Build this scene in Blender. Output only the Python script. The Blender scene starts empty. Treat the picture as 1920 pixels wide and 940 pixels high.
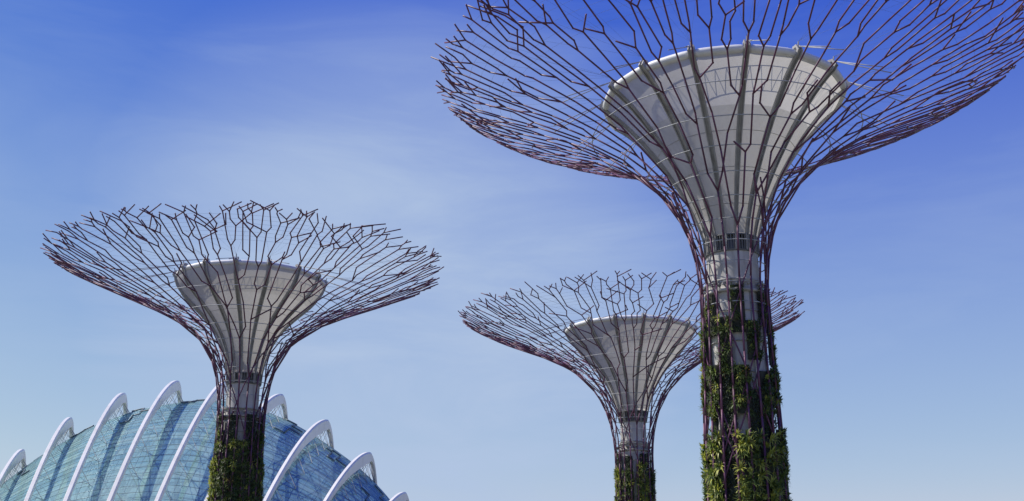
import bpy, math, random
from mathutils import Vector, Matrix

# ------------------------------------------------------------------ camera, sky, sun, exposure
SC = bpy.context.scene
COL = SC.collection
R = math.radians
PI = math.pi

cam_data = bpy.data.cameras.new('camera')
cam = bpy.data.objects.new('camera', cam_data)
COL.objects.link(cam)
cam_data.sensor_width = 36
cam_data.lens = 2000 / 1920 * 36
cam_data.clip_end = 20000
PITCH = math.atan(610 / 2000)
cam.location = (0, 0, 1.7)
cam.rotation_euler = (R(90) + PITCH, 0, 0)
SC.camera = cam

SUN_H = Vector((-0.985, 0.14))
SUN_EL = R(50)
SUN_DIR = Vector((SUN_H.x * math.cos(SUN_EL), SUN_H.y * math.cos(SUN_EL), math.sin(SUN_EL))).normalized()

world = bpy.data.worlds.new('World')
SC.world = world
world.use_nodes = True
wn, wl = world.node_tree.nodes, world.node_tree.links
for n in list(wn):
    wn.remove(n)
w_out = wn.new('ShaderNodeOutputWorld')
w_bg = wn.new('ShaderNodeBackground')
w_sky = wn.new('ShaderNodeTexSky')
w_sky.sky_type = 'NISHITA'
w_sky.sun_disc = False
w_sky.sun_elevation = SUN_EL
w_sky.sun_rotation = math.atan2(SUN_H.x, SUN_H.y)
w_sky.altitude = 0
w_sky.air_density = 1.0
w_sky.dust_density = 0.35
w_sky.ozone_density = 2.0
w_bg.inputs['Strength'].default_value = 0.08
# thin cirrus: a faint whitening of the sky by a stretched noise
w_tc = wn.new('ShaderNodeTexCoord')
w_map = wn.new('ShaderNodeMapping')
w_map.inputs['Scale'].default_value = (1.6, 1.6, 7.0)
w_map.inputs['Rotation'].default_value = (0.25, 0.35, 0.0)
w_noise = wn.new('ShaderNodeTexNoise')
w_noise.inputs['Scale'].default_value = 1.7
w_noise.inputs['Detail'].default_value = 9.0
w_noise.inputs['Roughness'].default_value = 0.6
w_noise.inputs['Distortion'].default_value = 0.6
w_ramp = wn.new('ShaderNodeMapRange')
w_ramp.inputs['From Min'].default_value = 0.45
w_ramp.inputs['From Max'].default_value = 0.85
w_ramp.inputs['To Min'].default_value = 0.0
w_ramp.inputs['To Max'].default_value = 0.16
w_mix = wn.new('ShaderNodeMix')
w_mix.data_type = 'RGBA'
w_mix.inputs[7].default_value = (4.4, 5.55, 7.6, 1)
wl.new(w_tc.outputs['Generated'], w_map.inputs['Vector'])
wl.new(w_map.outputs['Vector'], w_noise.inputs['Vector'])
wl.new(w_noise.outputs['Fac'], w_ramp.inputs['Value'])
# a broad thin veil of high cloud low over the towers, broken up by the same noise
w_dot = wn.new('ShaderNodeVectorMath')
w_dot.operation = 'DOT_PRODUCT'
w_dot.inputs[1].default_value = (math.sin(R(-6)) * math.cos(R(9)), math.cos(R(-6)) * math.cos(R(9)), math.sin(R(9)))
w_veil = wn.new('ShaderNodeMapRange')
w_veil.interpolation_type = 'SMOOTHSTEP'
w_veil.inputs['From Min'].default_value = math.cos(R(24.5))
w_veil.inputs['From Max'].default_value = math.cos(R(5))
w_veil.inputs['To Max'].default_value = 0.85
w_nv = wn.new('ShaderNodeMapRange')
w_nv.inputs['From Min'].default_value = 0.3
w_nv.inputs['From Max'].default_value = 0.7
w_nv.inputs['To Min'].default_value = 0.75
w_nv.inputs['To Max'].default_value = 1.1
w_mul = wn.new('ShaderNodeMath')
w_mul.operation = 'MULTIPLY'
w_add = wn.new('ShaderNodeMath')
# haze low over the horizon
w_xyz = wn.new('ShaderNodeSeparateXYZ')
w_low = wn.new('ShaderNodeMapRange')
w_low.interpolation_type = 'SMOOTHSTEP'
w_low.inputs['From Min'].default_value = math.sin(R(34))
w_low.inputs['From Max'].default_value = math.sin(R(4))
w_low.inputs['To Max'].default_value = 0.58
w_max = wn.new('ShaderNodeMath')
w_max.operation = 'MAXIMUM'
wl.new(w_tc.outputs['Generated'], w_xyz.inputs[0])
wl.new(w_xyz.outputs['Z'], w_low.inputs['Value'])
wl.new(w_low.outputs['Result'], w_max.inputs[1])
w_add.operation = 'ADD'
w_add.use_clamp = True
wl.new(w_tc.outputs['Generated'], w_dot.inputs[0])
wl.new(w_dot.outputs['Value'], w_veil.inputs['Value'])
wl.new(w_noise.outputs['Fac'], w_nv.inputs['Value'])
wl.new(w_veil.outputs['Result'], w_mul.inputs[0])
wl.new(w_nv.outputs['Result'], w_mul.inputs[1])
wl.new(w_mul.outputs[0], w_max.inputs[0])
wl.new(w_max.outputs[0], w_add.inputs[0])
wl.new(w_ramp.outputs['Result'], w_add.inputs[1])
wl.new(w_add.outputs[0], w_mix.inputs[0])
# the photograph's deep, polarised blue: a power per channel of the sky colour
w_sep = wn.new('ShaderNodeSeparateColor')
w_com = wn.new('ShaderNodeCombineColor')
wl.new(w_sky.outputs['Color'], w_sep.inputs['Color'])
for ch, ref, out_, pw in ((0, 4.1, 4.1, 2.0), (1, 5.3, 5.2, 1.6), (2, 5.6, 6.6, 0.2)):
    a_ = wn.new('ShaderNodeMath')
    a_.operation = 'DIVIDE'
    a_.inputs[1].default_value = ref
    p_ = wn.new('ShaderNodeMath')
    p_.operation = 'POWER'
    p_.inputs[1].default_value = pw
    m_ = wn.new('ShaderNodeMath')
    m_.operation = 'MULTIPLY'
    m_.inputs[1].default_value = out_
    wl.new(w_sep.outputs[ch], a_.inputs[0])
    wl.new(a_.outputs[0], p_.inputs[0])
    wl.new(p_.outputs[0], m_.inputs[0])
    lim = wn.new('ShaderNodeMath')
    lim.operation = 'MINIMUM'
    lim.inputs[1].default_value = 7.0
    wl.new(m_.outputs[0], lim.inputs[0])
    wl.new(lim.outputs[0], w_com.inputs[ch])
wl.new(w_com.outputs['Color'], w_mix.inputs[6])
wl.new(w_mix.outputs[2], w_bg.inputs['Color'])
wl.new(w_bg.outputs['Background'], w_out.inputs['Surface'])

sun_data = bpy.data.lights.new('sun', 'SUN')
sun_data.energy = 4.2
sun_data.angle = R(0.5)
sun_data.color = (1.0, 0.95, 0.87)
sun = bpy.data.objects.new('sun', sun_data)
COL.objects.link(sun)
sun.location = (0, 0, 120)
sun.rotation_euler = SUN_DIR.to_track_quat('Z', 'Y').to_euler()

SC.view_settings.view_transform = 'Standard'
SC.view_settings.look = 'None'
SC.view_settings.gamma = 1
SC.view_settings.exposure = 0.32
SC.view_settings.use_curve_mapping = False
SC.render.engine = 'CYCLES'
SC.cycles.max_bounces = 10
SC.cycles.transparent_max_bounces = 24


# ------------------------------------------------------------------ materials
def mat(name):
    m = bpy.data.materials.new(name)
    m.use_nodes = True
    nt = m.node_tree
    return m, nt, nt.nodes['Principled BSDF'], nt.nodes['Material Output']


def noise_colour(nt, bsdf, c0, c1, scale, detail=4.0, lo=0.35, hi=0.65, coord='Object', stretch=(1, 1, 1)):
    tc = nt.nodes.new('ShaderNodeTexCoord')
    mp = nt.nodes.new('ShaderNodeMapping')
    mp.inputs['Scale'].default_value = stretch
    nz = nt.nodes.new('ShaderNodeTexNoise')
    nz.inputs['Scale'].default_value = scale
    nz.inputs['Detail'].default_value = detail
    rp = nt.nodes.new('ShaderNodeValToRGB')
    rp.color_ramp.elements[0].position = lo
    rp.color_ramp.elements[1].position = hi
    rp.color_ramp.elements[0].color = (*c0, 1)
    rp.color_ramp.elements[1].color = (*c1, 1)
    nt.links.new(tc.outputs[coord], mp.inputs['Vector'])
    nt.links.new(mp.outputs['Vector'], nz.inputs['Vector'])
    nt.links.new(nz.outputs['Fac'], rp.inputs['Fac'])
    nt.links.new(rp.outputs['Color'], bsdf.inputs['Base Color'])
    return nz, rp


def simple(name, c0, c1, scale, rough=0.6, metal=0.0, stretch=(1, 1, 1), bump=0.0, spec=0.5):
    m, nt, b, o = mat(name)
    nz, rp = noise_colour(nt, b, c0, c1, scale, stretch=stretch)
    b.inputs['Roughness'].default_value = rough
    b.inputs['Metallic'].default_value = metal
    b.inputs['Specular IOR Level'].default_value = spec
    if bump:
        bp = nt.nodes.new('ShaderNodeBump')
        bp.inputs['Strength'].default_value = bump
        bp.inputs['Distance'].default_value = 0.05
        nt.links.new(nz.outputs['Fac'], bp.inputs['Height'])
        nt.links.new(bp.outputs['Normal'], b.inputs['Normal'])
    return m


M_PIPE = simple('purple_paint', (0.088, 0.033, 0.068), (0.150, 0.056, 0.108), 0.8, 0.45, spec=0.35)
M_STEEL = simple('galvanised_steel', (0.30, 0.31, 0.32), (0.42, 0.43, 0.44), 2.0, 0.55, 0.0)
M_CABLE = simple('cable_steel', (0.10, 0.115, 0.14), (0.16, 0.175, 0.2), 3.0, 0.7, 0.0)
M_RIB = simple('rib_steel', (0.30, 0.29, 0.275), (0.40, 0.39, 0.37), 1.2, 0.6)
M_LOUVRE = simple('louvre_metal', (0.12, 0.12, 0.12), (0.2, 0.2, 0.195), 1.5, 0.5, 0.2)
M_CONC = simple('concrete', (0.45, 0.435, 0.41), (0.58, 0.565, 0.54), 0.55, 0.85, stretch=(1, 1, 0.35), bump=0.15)
M_COLLAR = simple('collar_concrete', (0.32, 0.31, 0.29), (0.48, 0.465, 0.44), 1.3, 0.85, bump=0.2)
M_BOARD = simple('planter_felt', (0.020, 0.022, 0.016), (0.045, 0.048, 0.034), 2.0, 0.95)
M_WHITE = simple('white_arch_paint', (0.77, 0.745, 0.67), (0.82, 0.80, 0.73), 0.15, 0.35)
M_DARKSTEEL = simple('lattice_steel', (0.06, 0.10, 0.12), (0.10, 0.14, 0.16), 0.5, 0.5, 0.0)
M_BAR = simple('glazing_bar_metal', (0.26, 0.36, 0.42), (0.34, 0.44, 0.50), 0.4, 0.35, 0.4)
M_LIP = simple('lip_fabric', (0.62, 0.62, 0.61), (0.74, 0.74, 0.72), 1.5, 0.5)


def leaf(name, c0, c1):
    m, nt, b, o = mat(name)
    noise_colour(nt, b, c0, c1, 1.7, detail=6, lo=0.3, hi=0.7)
    b.inputs['Roughness'].default_value = 0.45
    b.inputs['Specular IOR Level'].default_value = 0.35
    tr = nt.nodes.new('ShaderNodeBsdfTranslucent')
    tr.inputs['Color'].default_value = (c1[0] * 1.2, c1[1] * 1.3, c1[2] * 0.7, 1)
    mx = nt.nodes.new('ShaderNodeMixShader')
    mx.inputs[0].default_value = 0.3
    nt.links.new(b.outputs[0], mx.inputs[1])
    nt.links.new(tr.outputs[0], mx.inputs[2])
    nt.links.new(mx.outputs[0], o.inputs['Surface'])
    return m


M_LEAF_DARK = leaf('dark_leaf', (0.042, 0.072, 0.026), (0.090, 0.130, 0.046))
M_LEAF_MID = leaf('mid_leaf', (0.090, 0.135, 0.034), (0.165, 0.210, 0.058))
M_LEAF_LIME = leaf('lime_leaf', (0.30, 0.33, 0.05), (0.50, 0.50, 0.12))
M_LEAF_GREY = leaf('grey_moss', (0.062, 0.082, 0.062), (0.108, 0.130, 0.098))
M_LEAF_RUST = leaf('rust_leaf', (0.10, 0.055, 0.02), (0.16, 0.11, 0.035))
LEAVES = [M_LEAF_DARK, M_LEAF_MID, M_LEAF_LIME, M_LEAF_GREY, M_LEAF_RUST]

# stretched translucent fabric of the bowls
M_FABRIC, nt, b, o = mat('bowl_fabric')
noise_colour(nt, b, (0.46, 0.455, 0.43), (0.58, 0.57, 0.54), 0.9, detail=8, stretch=(1, 1, 0.16))
b.inputs['Roughness'].default_value = 0.6
tr = nt.nodes.new('ShaderNodeBsdfTranslucent')
tr.inputs['Color'].default_value = (0.62, 0.60, 0.55, 1)
mx = nt.nodes.new('ShaderNodeMixShader')
mx.inputs[0].default_value = 0.24
nt.links.new(b.outputs[0], mx.inputs[1])
nt.links.new(tr.outputs[0], mx.inputs[2])
nt.links.new(mx.outputs[0], o.inputs['Surface'])

M_BAND = M_FABRIC.copy()
M_BAND.name = 'upper_band_fabric'
for n_ in M_BAND.node_tree.nodes:
    if n_.type == 'MIX_SHADER':
        n_.inputs[0].default_value = 0.2
    if n_.type == 'VALTORGB':
        n_.color_ramp.elements[0].color = (0.42, 0.40, 0.385, 1)
        n_.color_ramp.elements[1].color = (0.50, 0.48, 0.46, 1)

def grime(m, dark, scale, stretch, lo=0.5, hi=0.75):
    """rain streaks and dirt over a material's base colour"""
    nt = m.node_tree
    bs = next(n for n in nt.nodes if n.type == 'BSDF_PRINCIPLED')
    src = bs.inputs['Base Color'].links[0].from_socket
    tc = nt.nodes.new('ShaderNodeTexCoord')
    mp = nt.nodes.new('ShaderNodeMapping')
    mp.inputs['Scale'].default_value = stretch
    nz = nt.nodes.new('ShaderNodeTexNoise')
    nz.inputs['Scale'].default_value = scale
    nz.inputs['Detail'].default_value = 7
    nz.inputs['Roughness'].default_value = 0.65
    mr_ = nt.nodes.new('ShaderNodeMapRange')
    mr_.inputs['From Min'].default_value = lo
    mr_.inputs['From Max'].default_value = hi
    mr_.inputs['To Max'].default_value = 0.85
    mm = nt.nodes.new('ShaderNodeMix')
    mm.data_type = 'RGBA'
    mm.blend_type = 'MULTIPLY'
    mm.inputs[7].default_value = (*dark, 1)
    nt.links.new(tc.outputs['Object'], mp.inputs['Vector'])
    nt.links.new(mp.outputs['Vector'], nz.inputs['Vector'])
    nt.links.new(nz.outputs['Fac'], mr_.inputs['Value'])
    nt.links.new(mr_.outputs['Result'], mm.inputs[0])
    nt.links.new(src, mm.inputs[6])
    nt.links.new(mm.outputs[2], bs.inputs['Base Color'])


grime(M_CONC, (0.52, 0.48, 0.42), 2.2, (1, 1, 0.10))
grime(M_COLLAR, (0.5, 0.46, 0.40), 2.6, (1, 1, 0.3))
grime(M_FABRIC, (0.74, 0.71, 0.66), 1.5, (1, 1, 0.12), 0.48, 0.72)
grime(M_WHITE, (0.80, 0.79, 0.76), 0.6, (1, 1, 0.4))
grime(M_RIB, (0.7, 0.66, 0.6), 2.0, (1, 1, 0.2))
M_LIGHTBAND = M_FABRIC.copy()
M_LIGHTBAND.name = 'pale_band_fabric'
for n_ in M_LIGHTBAND.node_tree.nodes:
    if n_.type == 'MIX_SHADER':
        n_.inputs[0].default_value = 0.38
    if n_.type == 'VALTORGB':
        n_.color_ramp.elements[0].color = (0.52, 0.515, 0.50, 1)
        n_.color_ramp.elements[1].color = (0.62, 0.615, 0.60, 1)

# tinted, mirror-coated glazing
def glass(name, gloss, clear, dif, difmix, rough, lo):
    m, nt, b, o = mat(name)
    nt.nodes.remove(b)
    gl = nt.nodes.new('ShaderNodeBsdfGlossy')
    gl.inputs['Color'].default_value = (*gloss, 1)
    gl.inputs['Roughness'].default_value = rough
    tp = nt.nodes.new('ShaderNodeBsdfTransparent')
    tp.inputs['Color'].default_value = (*clear, 1)
    lw = nt.nodes.new('ShaderNodeLayerWeight')
    lw.inputs['Blend'].default_value = 0.45
    mr = nt.nodes.new('ShaderNodeMapRange')
    mr.inputs['To Min'].default_value = lo
    mr.inputs['To Max'].default_value = 0.62
    tcg = nt.nodes.new('ShaderNodeTexCoord')
    nzg = nt.nodes.new('ShaderNodeTexNoise')
    nzg.inputs['Scale'].default_value = 0.5
    bpg = nt.nodes.new('ShaderNodeBump')
    bpg.inputs['Strength'].default_value = 0.02
    bpg.inputs['Distance'].default_value = 0.3
    nt.links.new(tcg.outputs['Object'], nzg.inputs['Vector'])
    nt.links.new(nzg.outputs['Fac'], bpg.inputs['Height'])
    nt.links.new(bpg.outputs['Normal'], gl.inputs['Normal'])
    mx = nt.nodes.new('ShaderNodeMixShader')
    nt.links.new(lw.outputs['Facing'], mr.inputs['Value'])
    nt.links.new(mr.outputs['Result'], mx.inputs[0])
    nt.links.new(tp.outputs[0], mx.inputs[1])
    nt.links.new(gl.outputs[0], mx.inputs[2])
    df = nt.nodes.new('ShaderNodeBsdfDiffuse')
    df.inputs['Color'].default_value = (*dif, 1)
    mx2 = nt.nodes.new('ShaderNodeMixShader')
    mx2.inputs[0].default_value = difmix
    nt.links.new(mx.outputs[0], mx2.inputs[1])
    nt.links.new(df.outputs[0], mx2.inputs[2])
    nt.links.new(mx2.outputs[0], o.inputs['Surface'])
    return m


M_GLASSES = [glass('teal_glass', (0.66, 0.86, 0.82), (0.78, 0.95, 0.94), (0.34, 0.53, 0.51), 0.40, 0.03, 0.15),
             glass('blue_glass', (0.62, 0.82, 0.82), (0.70, 0.90, 0.90), (0.29, 0.48, 0.48), 0.38, 0.05, 0.19),
             glass('pale_glass', (0.70, 0.88, 0.84), (0.84, 0.97, 0.95), (0.38, 0.57, 0.54), 0.43, 0.04, 0.13)]

M_GROUND = simple('parkland_ground', (0.10, 0.115, 0.06), (0.22, 0.215, 0.18), 0.05, 0.95)


# ------------------------------------------------------------------ mesh helpers
class MB:
    def __init__(self):
        self.v, self.f, self.m = [], [], []

    def quad(self, a, b, c, d, mi=0):
        i = len(self.v)
        self.v += [a, b, c, d]
        self.f.append((i, i + 1, i + 2, i + 3))
        self.m.append(mi)

    def tube(self, pts, rad, sides=6, closed=False, mi=0):
        pts = [Vector(p) for p in pts]
        n = len(pts)
        if isinstance(rad, (int, float)):
            rad = [rad] * n
        base = len(self.v)
        prev = None
        for k in range(n):
            if closed:
                t = pts[(k + 1) % n] - pts[k - 1]
            else:
                t = pts[min(k + 1, n - 1)] - pts[max(k - 1, 0)]
            t.normalize()
            if prev is None:
                ref = Vector((0, 0, 1)) if abs(t.z) < 0.9 else Vector((1, 0, 0))
                a = t.cross(ref).normalized()
            else:
                a = (prev - t * prev.dot(t)).normalized()
            prev = a
            bb = t.cross(a)
            for j in range(sides):
                an = 2 * PI * j / sides
                self.v.append(tuple(pts[k] + (a * math.cos(an) + bb * math.sin(an)) * rad[k]))
        rings = n if closed else n - 1
        for k in range(rings):
            r0 = base + k * sides
            r1 = base + ((k + 1) % n) * sides
            for j in range(sides):
                j2 = (j + 1) % sides
                self.f.append((r0 + j, r0 + j2, r1 + j2, r1 + j))
                self.m.append(mi)
        if not closed:
            self.f.append(tuple(base + j for j in reversed(range(sides))))
            self.f.append(tuple(base + (n - 1) * sides + j for j in range(sides)))
            self.m += [mi, mi]

    def lathe(self, prof, seg=64, closed_prof=False, mi=0):
        base = len(self.v)
        n = len(prof)
        for r, z in prof:
            for j in range(seg):
                a = 2 * PI * j / seg
                self.v.append((r * math.sin(a), -r * math.cos(a), z))
        for k in range(n if closed_prof else n - 1):
            k2 = (k + 1) % n
            for j in range(seg):
                j2 = (j + 1) % seg
                self.f.append((base + k * seg + j, base + k * seg + j2, base + k2 * seg + j2, base + k2 * seg + j))
                self.m.append(mi)

    def sweep(self, rings, mi=0, caps=True):
        """rings: list of equally long point loops"""
        base = len(self.v)
        s = len(rings[0])
        for rg in rings:
            self.v += [tuple(p) for p in rg]
        for k in range(len(rings) - 1):
            for j in range(s):
                j2 = (j + 1) % s
                self.f.append((base + k * s + j, base + k * s + j2, base + (k + 1) * s + j2, base + (k + 1) * s + j))
                self.m.append(mi)
        if caps:
            self.f.append(tuple(base + j for j in reversed(range(s))))
            self.f.append(tuple(base + (len(rings) - 1) * s + j for j in range(s)))
            self.m += [mi, mi]

    def build(self, name, mats, parent=None, smooth=True):
        me = bpy.data.meshes.new(name)
        me.from_pydata([tuple(p) for p in self.v], [], self.f)
        if not isinstance(mats, (list, tuple)):
            mats = [mats]
        for m in mats:
            me.materials.append(m)
        me.polygons.foreach_set('material_index', self.m)
        me.polygons.foreach_set('use_smooth', [smooth] * len(self.f))
        me.update()
        ob = bpy.data.objects.new(name, me)
        COL.objects.link(ob)
        if parent is not None:
            ob.parent = parent
        return ob


def thing(name, label, cat, loc, rz=0.0, group=None):
    o = bpy.data.objects.new(name, None)
    COL.objects.link(o)
    o.empty_display_size = 0.5
    o.location = loc
    o.rotation_euler = (0, 0, rz)
    o['label'] = label
    o['category'] = cat
    if group:
        o['group'] = group
    return o


def cyl(r, phi, z):
    """local cylindrical point; phi 0 faces the camera (local -Y), positive to the right"""
    return Vector((r * math.sin(phi), -r * math.cos(phi), z))


def bezier(P, n):
    out = []
    for k in range(n + 1):
        u = k / n
        c = ((1 - u) ** 3, 3 * u * (1 - u) ** 2, 3 * u * u * (1 - u), u ** 3)
        out.append((sum(c[i] * P[i][0] for i in range(4)), sum(c[i] * P[i][1] for i in range(4))))
    return out


class Profile:
    """radius and height of a surface of revolution by arc length"""
    def __init__(self, pts):
        self.p = pts
        self.s = [0.0]
        for a, b in zip(pts, pts[1:]):
            self.s.append(self.s[-1] + math.hypot(b[0] - a[0], b[1] - a[1]))
        self.S = self.s[-1]

    def at(self, s):
        s = max(0.0, s)
        if s >= self.S:
            (r0, z0), (r1, z1) = self.p[-2], self.p[-1]
            d = math.hypot(r1 - r0, z1 - z0)
            e = s - self.S
            return r1 + (r1 - r0) / d * e, z1 + (z1 - z0) / d * e
        lo, hi = 0, len(self.s) - 1
        while hi - lo > 1:
            m = (lo + hi) // 2
            if self.s[m] <= s:
                lo = m
            else:
                hi = m
        f = (s - self.s[lo]) / (self.s[hi] - self.s[lo])
        a, b = self.p[lo], self.p[hi]
        return a[0] + (b[0] - a[0]) * f, a[1] + (b[1] - a[1]) * f

    def s_of_z(self, z):
        lo, hi = 0.0, self.S
        for _ in range(40):
            m = (lo + hi) / 2
            if self.at(m)[1] < z:
                lo = m
            else:
                hi = m
        return lo

    def s_of_r(self, r):
        lo, hi = 0.0, self.S
        for _ in range(40):
            m = (lo + hi) / 2
            if self.at(m)[0] < r:
                lo = m
            else:
                hi = m
        return lo


# ------------------------------------------------------------------ planting
def leaf_strip(mb, p, d, up, length, width, mi, droop=0.15):
    side = d.cross(up)
    if side.length < 1e-4:
        side = Vector((1, 0, 0))
    side.normalize()
    a = side * (width * 0.5)
    q1 = p + d * (length * 0.55) + up * (length * 0.14)
    q2 = p + d * length - Vector((0, 0, 1)) * (length * droop)
    i = len(mb.v)
    mb.v += [tuple(p - a * 0.6), tuple(p + a * 0.6), tuple(q1 + a), tuple(q1 - a), tuple(q2)]
    mb.f += [(i, i + 1, i + 2, i + 3), (i + 3, i + 2, i + 4)]
    mb.m += [mi, mi]


def planting(mb, rng, kind, r, phi, width, z0, z1, big):
    """leaves of one planted panel. kind: moss / fern / bromeliad"""
    area = width * (z1 - z0)
    if kind == 'moss':
        n = int(area * 60)
        nl, ln, wd, sp = 5, 0.20, 0.055, 0.9
    elif kind == 'fern':
        n = int(area * 15)
        nl, ln, wd, sp = 10, 0.38, 0.07, 1.0
    else:
        n = int(area * 10)
        nl, ln, wd, sp = 12, 0.48, 0.09, 1.0
    for _ in range(n):
        u = rng.uniform(-0.5, 0.5)
        z = rng.uniform(z0, z1)
        edge = 1.0 - 0.3 * abs(u) * 2
        ph = phi + u * width / r
        nrm = Vector((math.sin(ph), -math.cos(ph), 0))
        tan = Vector((math.cos(ph), math.sin(ph), 0))
        p = nrm * (r + rng.uniform(0.02, 0.22) * edge) + Vector((0, 0, z))
        x = rng.random()
        if kind == 'moss':
            mi = 3 if x < 0.72 else (0 if x < 0.93 else 1)
        elif kind == 'fern':
            mi = 0 if x < 0.42 else (1 if x < 0.86 else (4 if x < 0.89 else 2))
        else:
            mi = 0 if x < 0.22 else (1 if x < 0.58 else (2 if x < 0.98 else 4))
        sc = rng.uniform(0.55, 1.45) * big
        droop = rng.uniform(-0.12, 0.22)
        y = rng.random()
        ln_, wd_, nl_ = ln, wd, nl
        if kind != 'moss' and y < 0.25:          # small broad-leaved plants among the strappy ones
            ln_, wd_, nl_ = ln * 0.5, wd * 1.5, nl + 2
        elif kind != 'moss' and y < 0.40:        # fine grassy tufts
            ln_, wd_, nl_ = ln * 1.15, wd * 0.45, nl + 6
        for k in range(nl_):
            an = 2 * PI * (k + rng.random()) / nl
            lift = rng.uniform(0.25, 1.1)
            d = (tan * math.cos(an) + Vector((0, 0, 1)) * (math.sin(an) * 0.9 + 0.12) + nrm * lift).normalized()
            leaf_strip(mb, p, d, (nrm * 0.6 + Vector((0, 0, 0.8))).normalized(), ln_ * sc * rng.uniform(0.75, 1.2), wd_ * sc, mi, droop)


def planted_panel(parent, rng, kind, r, phi, width, z0, z1, big=1.0):
    mb = MB()
    n = 6
    for off, rev in ((0.0, False), (-0.10, True)):
        pass
    ring = []
    outer = [cyl(r, phi + (k / n - 0.5) * width / r, 0) for k in range(n + 1)]
    inner = [cyl(r - 0.10, phi + (k / n - 0.5) * width / r, 0) for k in reversed(range(n + 1))]
    loop = outer + inner
    mb.sweep([[p + Vector((0, 0, z)) for p in loop] for z in (z0, z1)])
    board = mb.build('planting_panel', M_BOARD, parent, smooth=False)
    lf = MB()
    planting(lf, rng, kind, r, phi, width, z0, z1, big)
    lf.build({'moss': 'moss', 'fern': 'fern_foliage', 'bromeliad': 'bromeliad_foliage'}[kind], LEAVES, board, smooth=True)
    return board


# ------------------------------------------------------------------ the tree-shaped towers
def grow(rng, prof, n0, k):
    """branching pattern in (angle, arc length); returns segments (stem, th0, s0, th1, s1)"""
    rw = min(p[0] for p in prof.p)
    s_split = prof.s_of_r(rw * 1.42)
    segs = []

    def add(st, t0, s0, t1, s1):
        # long runs follow the flare in two or three straight pieces
        n = 1 if s1 - s0 < 4.5 * k else 2
        for q in range(n):
            segs.append((st, t0 + (t1 - t0) * q / n, s0 + (s1 - s0) * q / n, t0 + (t1 - t0) * (q + 1) / n, s0 + (s1 - s0) * (q + 1) / n))

    def twig(st, th, s, sign, wide, s_end, depth=0):
        r = prof.at(s)[0]
        ln = rng.uniform(1.1, 2.6) * k
        an = R(rng.uniform(28, 60)) * sign
        t1, s1 = th + ln * math.sin(an) / r, min(s_end + 0.3 * k, s + ln * math.cos(an))
        add(st, th, s, t1, s1)
        if depth == 0 and rng.random() < 0.45 and s1 < s_end - 0.5 * k:
            an2 = an * rng.uniform(-0.3, 0.25)
            l2 = rng.uniform(0.8, 1.9) * k
            t2, s2 = t1 + l2 * math.sin(an2) / r, min(s_end + 0.3 * k, s1 + l2 * math.cos(an2))
            add(st, t1, s1, t2, s2)
            if rng.random() < 0.5 and s2 < s_end - 0.4 * k:
                twig(st, t2, s2, -sign, wide, s_end, 1)

    def run(st, th, s, c, width, depth):
        """one pipe zigzagging about its lane (centre angle c)"""
        s_end = prof.S + 0.35 * k - rng.random() ** 1.5 * 1.6 * k
        while True:
            r = prof.at(s)[0]
            room = s_end - s
            if room < 0.5 * k:
                return
            if room < 2.4 * k:
                x = rng.random()
                if x < 0.34:
                    add(st, th, s, th + R(rng.uniform(-25, 25)) * room / r, s_end)
                else:
                    m = 0.0 if x < 0.6 else room * rng.uniform(0.25, 0.5)
                    if m:
                        add(st, th, s, th, s + m)
                    for sg in (-1, 1):
                        if rng.random() < 0.9:
                            ln = (room - m) * rng.uniform(0.8, 1.25)
                            an = R(rng.uniform(15, 48)) * sg
                            add(st, th, s + m, th + ln * math.sin(an) / r, s + m + ln * math.cos(an))
                return
            wm = width * r
            # a straight run that drifts across the lane
            inner = s < s_mid
            L = min((rng.uniform(3.0, 6.5) if inner else rng.uniform(1.4, 5.4)) * k, room - 0.8 * k)
            r2 = prof.at(s + L)[0]
            tgt = c + rng.uniform(-0.32, 0.32) * width
            dmax = 0.34 * L / r2
            t1 = th + max(-dmax, min(dmax, tgt - th))
            add(st, th, s, t1, s + L)
            th, s = t1, s + L
            r = prof.at(s)[0]
            wm = width * r
            room = s_end - s
            if wm > 1.08 * k and depth < 3 and room > 2.0 * k and (wm > 1.6 * k or rng.random() < 0.6):
                for sg in (-1, 1):
                    c2 = c + sg * width * 0.25
                    t2 = c2 + rng.uniform(-0.14, 0.14) * width
                    d = abs(t2 - th) * r
                    adv = max(d * rng.uniform(1.1, 2.3), 0.9 * k)
                    add(st, th, s, t2, s + adv)
                    run(st, t2, s + adv, c2, width * 0.5, depth + 1)
                return
            if inner and rng.random() < 0.55:
                if rng.random() < 0.6:
                    twig(st, th, s, rng.choice((-1, 1)), width, s_end)
                continue
            # a kink across the lane, leaving a twig on the other side
            sg = -1 if th > c else 1
            t2 = c + sg * rng.uniform(0.10, 0.42) * width
            d = abs(t2 - th) * r
            adv = max(d * rng.uniform(1.3, 2.8), 0.6 * k)
            if rng.random() < 0.9:
                twig(st, th, s, -sg, width, s_end)
            if s + adv > s_end:
                continue
            add(st, th, s, t2, s + adv)
            th, s = t2, s + adv

    s_mid = prof.s_of_r(prof.p[-1][0] * 0.42)
    swap = [rng.random() < 0.55 for _ in range(n0)]
    for i in range(n0):
        th = 2 * PI * (i + 0.5) / n0
        s = s_split + (1.7 if i % 2 else -1.5) * k + rng.uniform(-0.8, 0.8) * k
        nseg = 14
        for j in range(nseg):
            segs.append((i, th, s * j / nseg, th, s * (j + 1) / nseg))
        w = 2 * PI / n0
        r = prof.at(s)[0]
        for sg in (-1, 1):
            off = w * rng.uniform(0.18, 0.40)
            adv = max(off * r * rng.uniform(1.6, 2.6), 1.4 * k)
            add(i, th, s, th + sg * off, s + adv)
            # some pipes cross over into the neighbour's half
            cross = swap[i if sg > 0 else i - 1]
            run(i, th + sg * off, s + adv, th + sg * w * (0.75 if cross else 0.25), w * 0.5, 1)
    return segs


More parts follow.
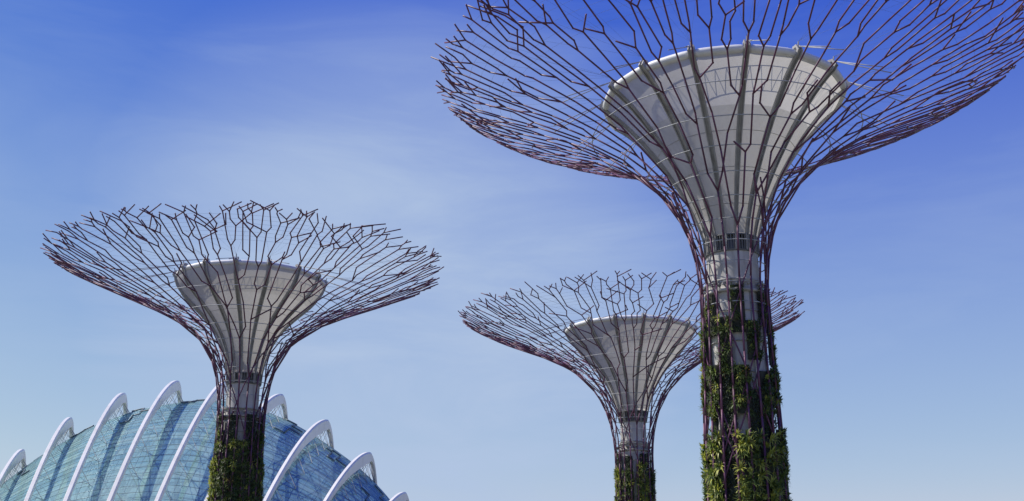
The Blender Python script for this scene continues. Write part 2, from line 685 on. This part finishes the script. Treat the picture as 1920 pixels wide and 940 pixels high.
def tower(seed, az, D, label, cage, rbase, bowl, core_r, louvre, collar, panels, k=1.0, n_stem=18, n_rib=15, rib_off=0.5, band=0.27):
    rng = random.Random(seed)
    root = thing('tree_tower', label, 'garden tower', (D * math.sin(az), D * math.cos(az), 0), -az, 'tree-shaped garden towers')
    rw, z0, a, b, c, RR, z1 = cage
    H = 1.7
    pts = [(rbase, 0.0), (rbase * 0.6 + rw * 0.4, (z0 + H) * 0.5)] + \
          [(p[0], p[1] + H) for p in bezier([(rw, z0), (rw, z0 + a), (RR - b, z1 - c), (RR, z1)], 60)]
    prof = Profile(pts)

    # concrete core with joint lines and collars
    mb = MB()
    mb.lathe([(core_r * 1.06, 0), (core_r, louvre[0] + H)], 48)
    core = mb.build('core', M_CONC, root)
    z = 2.0
    while z < louvre[0] + H - 0.5:
        mb = MB()
        mb.lathe([(core_r * 1.06 - 0.05, z), (core_r * 1.06 + 0.04, z), (core_r * 1.06 + 0.04, z + 0.07), (core_r * 1.06 - 0.05, z + 0.07)], 48, True)
        mb.build('joint_band', M_RIB, core)
        z += 2.3 * k
    mb = MB()
    zc = collar + H
    mb.lathe([(core_r, zc - 0.1), (core_r + 0.30, zc - 0.08), (core_r + 0.32, zc + 0.10), (core_r + 0.16, zc + 0.12),
              (core_r + 0.16, zc + 0.72), (core_r + 0.26, zc + 0.74), (core_r + 0.26, zc + 0.86), (core_r, zc + 0.88)], 48)
    for j in range(n_rib):
        ph = 2 * PI * (j + 0.2) / n_rib
        mb.tube([cyl(core_r, ph, zc + 0.42), cyl(rw - 0.05, ph, zc + 0.42)], 0.07, 6)
    mb.build('collar', M_COLLAR, core)
    for j in range(10):
        ph = 2 * PI * (j + 0.35) / 10 + rng.uniform(-0.08, 0.08)
        mb = MB()
        q0 = cyl(core_r + 0.36, ph, zc + 0.12)
        q1 = cyl(core_r + 0.44, ph, zc + 0.34)
        mb.tube([q0, q1], 0.03, 5)
        d = (cyl(1, ph, 0) * 0.5 + Vector((0, 0, 1))).normalized()
        mb.tube([q1 - d * 0.12, q1 - d * 0.10, q1 + d * 0.10, q1 + d * 0.14], [0.07, 0.11, 0.13, 0.12], 10)
        mb.build('floodlight', M_LOUVRE, core)
    for ph in (0.62, 2.4, 4.5):
        mb = MB()
        mb.tube([cyl(core_r * 1.06 + 0.09, ph, 0.2), cyl(core_r + 0.10, ph, zc - 0.1)], 0.055, 6)
        for q in range(8):
            zq = 1.5 + (zc - 2.5) * q / 7
            mb.tube([cyl(core_r - 0.02, ph, zq), cyl(core_r * 1.06 + 0.16, ph, zq)], 0.03, 5)
        mb.build('riser_pipe', M_STEEL, core)

    # bowl
    brw, bz0, ba, bb, bc, bR, bz1 = bowl
    bp = [(p[0], p[1] + H) for p in bezier([(brw, bz0), (brw, bz0 + ba), (bR - bb, bz1 - bc), (bR, bz1)], 48)]
    bp = [p for p in bp if p[1] >= louvre[1] + H]
    bprof = Profile(bp)
    mb = MB()
    seg = n_rib * 6
    base = len(mb.v)
    for kk, (r, z) in enumerate(bp):
        for j in range(seg):
            ph = 2 * PI * (j / seg) + 2 * PI * rib_off / n_rib
            f = (j % 6) / 6.0
            sag = 0.008 * math.sin(PI * f)          # the fabric is drawn in between its ribs
            mb.v.append(tuple(cyl(r * (1 - sag), ph, z)))
    def skin(k0, k1):
        f = []
        for kk in range(k0, k1):
            for j in range(seg):
                j2 = (j + 1) % seg
                f.append((kk * seg + j, kk * seg + j2, (kk + 1) * seg + j2, (kk + 1) * seg + j))
        return f
    kb = next(i for i, p in enumerate(bp) if p[1] > bp[-1][1] - band * (bp[-1][1] - bp[0][1]))
    mb.f = skin(0, kb)
    mb.m = [0] * len(mb.f)
    verts = list(mb.v)
    bw = mb.build('bowl', M_FABRIC, root)
    mb = MB()
    mb.v = verts
    mb.f = skin(kb, len(bp) - 1)
    mb.m = [0] * len(mb.f)
    mb.build('upper_band', M_LIGHTBAND if seed == 3 else M_BAND, bw)
    # seams where the fabric strips are joined
    for fr in (0.16, 0.36, 0.56):
        r, z = bprof.at(bprof.S * fr)
        mb = MB()
        mb.tube([cyl(r * (1 - 0.008 * math.sin(PI * ((j % 6) / 6.0))) + 0.005, 2 * PI * (j / seg) + 2 * PI * rib_off / n_rib, z) for j in range(seg)], 0.022, 4, True)
        mb.build('seam', M_COLLAR, bw)
    # rolled lip, one fat tube between each two ribs
    lip_r = 0.034 * bR
    mb = MB()
    for j in range(n_rib):
        p0 = 2 * PI * (j + rib_off) / n_rib
        w = 2 * PI / n_rib
        path, rad = [], []
        for q in range(13):
            f = q / 12
            path.append(cyl(bR - 0.12 - 0.008 * bR * math.sin(PI * f), p0 + w * (0.03 + 0.94 * f), bz1 + H + 0.1))
            rad.append(lip_r * (0.80 + 0.20 * min(1, math.sin(PI * f) * 3)))
        mb.tube(path, rad, 10)
    mb.build('rolled_lip', M_LIP, bw)
    # inner ring truss behind the top of the fabric
    mb = MB()
    s_t = bprof.S - 0.24 * (bprof.S)
    r1, zz1 = bprof.at(bprof.S - 0.5)
    r0, zz0 = bprof.at(bprof.S - 0.17 * bprof.S)
    nt_ = n_rib * 4
    mb.tube([cyl(r1 - 0.7, 2 * PI * j / nt_, zz1) for j in range(nt_)], 0.035, 6, True)
    mb.tube([cyl(r0 - 0.7, 2 * PI * j / nt_, zz0) for j in range(nt_)], 0.035, 6, True)
    for j in range(nt_):
        mb.tube([cyl(r1 - 0.7, 2 * PI * j / nt_, zz1), cyl(r0 - 0.7, 2 * PI * (j + 0.5) / nt_, zz0)], 0.022, 5)
        mb.tube([cyl(r1 - 0.7, 2 * PI * (j + 1) / nt_, zz1), cyl(r0 - 0.7, 2 * PI * (j + 0.5) / nt_, zz0)], 0.022, 5)
    mb.build('ring_truss', M_STEEL, bw)
    # louvred throat under the bowl
    mb = MB()
    l0, l1 = louvre[0] + H, louvre[1] + H
    ra = bp[0][0]
    mb.lathe([(core_r - 0.02, l0 - 0.02), (core_r + 0.10, l0), (core_r + 0.12, l0 + 0.10), (core_r - 0.05, l0 + 0.12), (ra - 0.25, l1), (ra + 0.06, l1 - 0.02), (ra + 0.06, l1 + 0.08), (ra - 0.02, l1 + 0.1)], 60)
    nsl = 60
    for j in range(nsl):
        ph = 2 * PI * j / nsl
        rg = []
        for zq, rq in ((l0 + 0.1, core_r + 0.02), (l1, ra + 0.03)):
            dph = 0.035 / rq
            rg.append([cyl(rq, ph - dph, zq), cyl(rq, ph + dph, zq), cyl(rq - 0.2, ph + dph, zq), cyl(rq - 0.2, ph - dph, zq)])
        mb.sweep(rg)
    mb.build('louvre', M_LOUVRE, bw, smooth=False)

    # ribs: a pair of steel flats on a shallow web, over the lip, with a short mast
    for j in range(n_rib):
        ph = 2 * PI * (j + rib_off) / n_rib
        mb = MB()
        path = [(core_r + 0.04, l0 + 0.05)] + bp[::3] + [bp[-1]]
        top = bp[-1]
        path += [(top[0] + lip_r * 0.75, top[1] + 0.25), (top[0] + lip_r * 0.35, top[1] + lip_r * 1.15 + 0.12), (top[0] - lip_r * 0.7, top[1] + lip_r * 1.1 + 0.1)]
        for off, hw, dep in ((-0.17, 0.045, 0.20), (0.17, 0.045, 0.20), (0.0, 0.14, 0.07)):
            rings = []
            for i, (r, z) in enumerate(path):
                q0 = path[max(0, i - 1)]
                q1 = path[min(len(path) - 1, i + 1)]
                tx, tz = q1[0] - q0[0], q1[1] - q0[1]
                l = math.hypot(tx, tz)
                nx, nz = tz / l, -tx / l
                sc = 0.55 + 0.45 * min(1.0, i / 8.0)
                rr, zz = r + nx * dep * sc, z + nz * dep * sc
                t = Vector((math.cos(ph), math.sin(ph), 0))
                rings.append([cyl(r - 0.02 * nx, ph, z) + t * (off - hw) * sc, cyl(r - 0.02 * nx, ph, z) + t * (off + hw) * sc,
                              cyl(rr, ph, zz) + t * (off + hw) * sc, cyl(rr, ph, zz) + t * (off - hw) * sc])
            mb.sweep(rings)
        mb.tube([cyl(top[0] + 0.1, ph, top[1] + lip_r), cyl(top[0] + 0.22, ph, top[1] + lip_r + 0.6)], [0.07, 0.05], 6)
        rib = mb.build('rib', M_RIB, bw, smooth=False)
    # pale tube stays from each rib head to the cage
    for j in range(n_rib):
        ph = 2 * PI * (j + rib_off) / n_rib
        mb = MB()
        head = cyl(top[0] + 0.25, ph, top[1] + lip_r + 0.2)
        zc_ = top[1] - 0.13 * (top[1] - l1)
        s_ = prof.s_of_z(zc_)
        rr, zz = prof.at(s_)
        for d in (-0.045, 0.045):
            mb.tube([head, cyl(rr - 0.1, ph + d, zz)], 0.036, 6)
        s2 = prof.s_of_z(top[1] + 0.4)
        rr2, zz2 = prof.at(s2)
        mb.build('stay', M_STEEL, root)

    # steel cage and crown: one mesh per stem with its branches
    segs = grow(rng, prof, n_stem, k)
    per = {}
    for sg in segs:
        per.setdefault(sg[0], []).append(sg)
    for i in sorted(per):
        mb = MB()
        for (_, t0, s0, t1, s1) in per[i]:
            r0, za = prof.at(s0)
            r1, zb = prof.at(s1)
            if (s1 - s0) < 0.05 and abs(t1 - t0) < 1e-3:
                continue
            sm = (s0 + s1) / 2
            frac = min(1, sm / prof.S)
            rad = 0.090 - 0.032 * frac
            jr = 0.0
            pa, pb = cyl(r0, t0, za), cyl(r1, t1, zb)
            d = (pb - pa)
            d.normalize()
            mb.tube([pa - d * 0.06, pb + d * 0.06], rad, 7)
        mb.build('branching_pipe', M_PIPE, root)

    # crossing diagonals of the cage
    zt = prof.at(prof.s_of_r(rw * 1.9))[1]
    for j in range(10):
        sg = 1 if j % 2 else -1
        ph0 = 2 * PI * (j + rng.uniform(-0.2, 0.2)) / 10
        mb = MB()
        zs = 0.0 if j % 3 else z0 * 0.45
        nstep = 16
        path = []
        for q in range(nstep + 1):
            z = zs + (zt - zs) * q / nstep
            r, _ = prof.at(prof.s_of_z(z))
            path.append(cyl(r - 0.16, ph0 + sg * 0.150 * (z - zs), z))
        mb.tube(path, 0.065, 6)
        mb.build('diagonal_pipe', M_PIPE, root)

    # steel hoops inside the cage
    zlo, zhi = louvre[0] + H - 4.0 * k, top[1] - 2.9
    nh = 10
    for q in range(nh):
        z = zlo + (zhi - zlo) * q / (nh - 1)
        r, _ = prof.at(prof.s_of_z(z))
        mb = MB()
        nn = n_stem * 2
        mb.tube([cyl(r - 0.14, 2 * PI * (j + 0.5) / nn, z) for j in range(nn)], 0.038, 6, True)
        mb.build('hoop', M_STEEL, root)
    # thin cables tying the crown together
    s_a = prof.s_of_z(top[1] - 0.3)
    mb = MB()
    for q in range(7):
        s = s_a + (prof.S - s_a - 1.0) * (q + 0.4) / 7
        r, z = prof.at(s)
        nn = 60
        mb.tube([cyl(r, 2 * PI * j / nn, z + 0.05) for j in range(nn)], 0.007, 4, True)
    mb.build('ring_cable', M_CABLE, root)
    mb = MB()
    for j in range(n_rib):
        ph = 2 * PI * (j + rib_off) / n_rib
        head = cyl(top[0] + 0.22, ph, top[1] + lip_r + 0.6)
        for d, fr in ((-0.16, 0.30), (-0.06, 0.55), (0.06, 0.62), (0.16, 0.34), (0.0, 0.85)):
            r, z = prof.at(s_a + (prof.S - s_a) * fr)
            mb.tube([head, cyl(r, ph + d, z)], 0.006, 4)
    mb.build('stay_cable', M_CABLE, root)

    for (kind, r, phi, w, za, zb, big) in panels:
        planted_panel(root, rng, kind, r, R(phi), w, max(0.3, za + H + rng.uniform(-0.7, 0.6)), zb + H + rng.uniform(-0.6, 0.5), big)
    return root


# planted panels: kind, radius, angle (0 faces the camera), width, z from, z to, leaf scale
P_R = []
for ph, w in ((-54, 0.95), (5, 1.0), (62, 0.9), (88, 1.0)):
    P_R.append(('fern', 2.25, ph, w, 17.5, 20.1, 0.62))
for ph, w in ((-80, 1.1), (-22, 1.0), (29, 1.0), (84, 1.1)):
    P_R.append(('fern', 2.40, ph, w, 14.4, 18.0, 0.9))
for ph, w in ((-84, 1.2), (-46, 0.9), (5, 1.1), (48, 1.1), (82, 1.4)):
    P_R.append(('fern', 2.50, ph, w, 11.3, 14.6, 1.05))
for ph, w, t in ((-22, 1.1, 13.6), (30, 1.3, 13.2), (62, 0.8, 11.4)):
    P_R.append(('moss', 2.35, ph, w, 3.5, t, 1.0))
P_R.append(('bromeliad', 2.45, -52, 0.55, 5.0, 12.0, 0.75))
for ph, w, kd in ((-84, 1.4, 'fern'), (-46, 1.1, 'bromeliad'), (8, 1.5, 'bromeliad'), (47, 1.3, 'bromeliad'), (80, 1.5, 'fern')):
    P_R.append((kd, 2.65, ph, w, 3.2, 9.6, 1.15))
rr_ = random.Random(5)
for row, (za, zb) in enumerate(((17.5, 20.1), (14.4, 18.0), (11.3, 14.6), (3.2, 9.6))):
    for q in range(4):
        P_R.append((('fern', 'moss', 'fern', 'bromeliad')[rr_.randrange(4)], 2.3 + 0.1 * row, 118 + q * 41 + (row % 2) * 18, 1.1, za, zb, 0.8 + 0.1 * row))
for q in range(9):
    P_R.append(('fern', 2.75, q * 40, 1.5, -1.4, 2.9, 1.1))


def dense_panels(rng, rows, r0):
    out = []
    for (step, start, kinds, w, za, zb, big, dr) in rows:
        n = int(round(360 / step))
        for q in range(n):
            out.append((rng.choice(kinds), r0 + dr, start + q * step, w * rng.uniform(0.9, 1.1), za + rng.uniform(-0.2, 0.2), zb + rng.uniform(-0.25, 0.25), big))
    return out


P_L = dense_panels(random.Random(8), [
    (48, -68, ['moss'], 1.05, 13.2, 15.5, 0.9, 0.05),
    (60, -60, ['fern', 'fern', 'bromeliad'], 1.25, 10.6, 13.6, 0.95, 0.12),
    (60, -30, ['moss', 'fern'], 0.9, 9.8, 13.0, 0.8, 0.02),
    (36, -72, ['bromeliad', 'fern', 'fern'], 1.35, 5.6, 10.8, 1.0, 0.22),
    (36, -54, ['fern', 'bromeliad'], 1.35, -1.4, 5.6, 1.05, 0.28)], 2.15)
P_M = dense_panels(random.Random(11), [
    (51.4, -70, ['moss'], 0.95, 12.8, 15.3, 0.9, 0.05),
    (45, -66, ['fern', 'bromeliad', 'fern'], 1.3, 8.2, 13.1, 1.0, 0.12),
    (36, -54, ['fern', 'bromeliad'], 1.35, -1.4, 8.2, 1.05, 0.28)], 2.10)


# ------------------------------------------------------------------ ground
mb = MB()
N = 48
for i in range(N):
    a0, a1 = 2 * PI * i / N, 2 * PI * (i + 1) / N
    rads = [0, 60, 250, 900, 6000]
    for r0, r1 in zip(rads, rads[1:]):
        if r0 == 0:
            b_ = len(mb.v)
            mb.v += [(0, 0, 0), (r1 * math.cos(a0), r1 * math.sin(a0), 0), (r1 * math.cos(a1), r1 * math.sin(a1), 0)]
            mb.f.append((b_, b_ + 1, b_ + 2))
            mb.m.append(0)
        else:
            mb.quad((r0 * math.cos(a0), r0 * math.sin(a0), 0), (r1 * math.cos(a0), r1 * math.sin(a0), 0),
                    (r1 * math.cos(a1), r1 * math.sin(a1), 0), (r0 * math.cos(a1), r0 * math.sin(a1), 0))
ground = mb.build('ground', M_GROUND, None, smooth=False)
ground['kind'] = 'structure'

# ------------------------------------------------------------------ glass conservatory
RIBS = [(-121, 226, 9.0, 30.0, 5.5, -15.0),
        (-110.2, 222, 18.3, 39.0, 7.8, -15.5), (-99.4, 219, 26.3, 47.1, 9.4, -15.5), (-89.2, 216, 32.3, 53.2, 10.6, -14.3),
        (-78.2, 214, 36.9, 57.9, 11.6, -10.8), (-67.3, 213, 39.2, 58.0, 11.6, -6.5), (-56.4, 212, 39.4, 58.0, 11.6, -2.5),
        (-45.8, 211, 36.2, 57.1, 11.4, 1.8), (-36.4, 210, 31.0, 51.9, 10.4, 4.9), (-27.7, 209, 24.6, 45.4, 9.1, 8.0),
        (-20.6, 208, 17.0, 37.6, 7.5, 8.5), (-14.0, 207, 8.4, 28.0, 5.6, 9.5), (-9.5, 206, 1.0, 17.0, 4.0, 10.0)]
CX, CY = -62.0, 205.0


def rib_par(i):
    n = len(RIBS)
    i = max(0.0, min(n - 1.0, i))
    k = min(int(i), n - 2)
    f = i - k
    p = [RIBS[max(0, k - 1)], RIBS[k], RIBS[k + 1], RIBS[min(n - 1, k + 2)]]
    out = []
    for q in range(6):
        a, b_, c, d = (p[0][q], p[1][q], p[2][q], p[3][q])
        out.append(0.5 * (2 * b_ + (c - a) * f + (2 * a - 5 * b_ + 4 * c - d) * f * f + (-a + 3 * b_ - 3 * c + d) * f ** 3))
    return out


def shell(i, t, off=0.0):
    """point on rib curve i (float) at angle t (-90 near foot .. 90 far foot), moved inwards by off"""
    x, y, H, W1, W2, az = rib_par(i)
    az = R(az)
    u = Vector((math.sin(az), math.cos(az), 0))
    W = (W1 if t < 0 else W2)
    W = max(0.5, W - off * (1.5 if t < 0 else 0.7))
    Hh = max(0.3, H - off)
    if t < 0:                                   # long, nearly straight near flank
        v = -t / 90.0
        return Vector((x - CX, y - CY, 0)) - u * (W * v) + Vector((0, 0, Hh * (1 - v ** 1.5)))
    tt = R(t)                                   # short steep far flank
    return Vector((x - CX, y - CY, 0)) + u * (W * math.sin(tt)) + Vector((0, 0, Hh * math.cos(tt)))


dome = thing('glass_conservatory', 'domed glass conservatory ribbed with curved white arches behind the planted tower trunk', 'conservatory', (CX, CY, 0))
GAP = 4.6
I0, I1 = 0.0, 12.0
NU, NT = 96, 60


def t_of(k, n):
    return -90 + 180.0 * k / n


rg_ = random.Random(2)
row_tint = [rg_.choice((0, 0, 1, 1, 2)) for _ in range(NT)]
mb = MB()
for a in range(NU + 1):
    i = I0 + (I1 - I0) * a / NU
    for k_ in range(NT + 1):
        mb.v.append(tuple(shell(i, t_of(k_, NT), GAP)))
for a in range(NU):
    for k_ in range(NT):
        q = a * (NT + 1) + k_
        mb.f.append((q, q + NT + 1, q + NT + 2, q + 1))
        mb.m.append(rg_.choice((0, 0, 1, 2)) if rg_.random() < 0.22 else row_tint[k_])
glass = mb.build('glass_shell', M_GLASSES, dome, smooth=False)

mb = MB()
for k_ in range(1, 72):
    t = t_of(k_, 72)
    mb.tube([shell(I0 + (I1 - I0) * a / NU, t, GAP - 0.04) for a in range(NU + 1)], 0.028, 4)
for a in range(0, 49):
    i = I0 + (I1 - I0) * a / 48
    mb.tube([shell(i, t_of(k_, NT), GAP - 0.05) for k_ in range(NT + 1)], 0.022, 4)
mb.build('glazing_bar', M_BAR, glass)

# diagonal steel grid inside the glass
mb = MB()
nd = 24
for d in range(-16, nd + 16):
    for sg in (-1, 1):
        path = []
        for k_ in range(0, 31):
            t = -88 + 176.0 * k_ / 30
            i = I0 + (I1 - I0) * (d + sg * 7.0 * k_ / 30) / nd
            if I0 + 0.3 <= i <= I1 - 0.3:
                path.append(shell(i, t, GAP + 1.0))
        if len(path) > 2:
            mb.tube(path, 0.13, 5)
for k_ in range(1, 20):
    t = t_of(k_, 20)
    mb.tube([shell(I0 + 0.3 + (I1 - I0 - 0.6) * a / 60, t, GAP + 1.2) for a in range(61)], 0.14, 5)
mb.build('lattice', M_DARKSTEEL, glass)

# white arches standing off the glass
for j in range(1, 12):
    x, y, H, W1, W2, az = RIBS[j]
    ax = Vector((math.cos(R(az)), -math.sin(R(az)), 0))
    rings = []
    ts = [-90 * (1 - q / 40) ** 1.3 for q in range(40)] + [90 * q / 32 for q in range(33)]
    pts = [shell(j, t) for t in ts]
    inner = []
    for q, t in enumerate(ts):
        tg = (pts[min(q + 1, 72)] - pts[max(q - 1, 0)]).normalized()
        nin = tg.cross(ax).normalized()
        if nin.z > 0:
            nin = -nin
        if q in (0, 72):
            nin = (Vector((0, 0, 0)) + (pts[36] - pts[q]))
            nin.z = 0
            nin.normalize()
        dp = 1.0 + 1.3 * math.exp(-((t + 8) / 26.0) ** 2) if t < -8 else 0.55 + 1.6 * math.exp(-((t + 8) / 22.0) ** 2)
        p = pts[q]
        rings.append([p - ax * 0.26, p + ax * 0.26, p + ax * 0.42 + nin * 0.30, p + ax * 0.34 + nin * dp, p - ax * 0.34 + nin * dp, p - ax * 0.42 + nin * 0.30])
        inner.append(p + nin * dp)
    mb = MB()
    mb.sweep(rings)
    arch = mb.build('arch', M_WHITE, dome, smooth=False)
    mb = MB()
    path = []
    for q in range(3, 70, 2):
        path.append(inner[q])
        path.append(shell(j + (0.16 if (q // 2) % 2 else -0.16), ts[min(72, q + 1)], GAP))
    mb.tube(path, 0.045, 5)
    mb.build('bracing', M_STEEL, arch)

# opened vents along the ridge: stepped dark edges
rv = random.Random(4)
for j in range(1, 11):
    for q in range(2):
        t0 = rv.uniform(-26, -6) if q else rv.uniform(-7, 2)
        i0 = j + rv.uniform(0.1, 0.35)
        i1 = i0 + rv.uniform(0.3, 0.55)
        im = (i0 + i1) / 2
        t1 = t0 + rv.choice((-7, 6))
        mb = MB()
        path = [shell(i0 + (im - i0) * a / 4, t0, GAP - 0.2) for a in range(5)] + [shell(im + (i1 - im) * a / 4, t1, GAP - 0.2) for a in range(5)]
        mb.tube(path, 0.13, 5)
        mb.build('ridge_vent', M_DARKSTEEL, dome)
# ------------------------------------------------------------------ towers
tower(3, 0.2120, 80, 'tallest tree-shaped steel tower, its wide crown running out of the top of the picture',
      (2.50, 20.0, 14.4, 6.2, 4.46, 23.2, 38.8), 3.0,
      (1.80, 22.9, 4.46, 2.70, 1.74, 9.39, 36.07), 1.95, (23.3, 24.55), 20.25, P_R)
tower(7, -0.2480, 115, 'tree-shaped steel tower standing in front of the glass conservatory with white arches',
      (2.40, 14.86, 11.12, 13.8, 6.4, 20.75, 32.1), 2.6,
      (1.67, 18.7, 7.8, 0.30, 2.85, 7.81, 30.33), 1.66, (19.15, 20.2), 15.75, P_L)
tower(7, 0.1125, 140, 'farthest and smallest-looking tree-shaped steel tower, its crown partly behind the tallest tower trunk',
      (2.40, 14.05, 14.5, 8.0, 4.97, 22.4, 33.0), 2.6,
      (1.59, 16.8, 8.66, 1.52, 3.22, 8.53, 31.0), 1.66, (19.0, 20.3), 15.4, P_M)
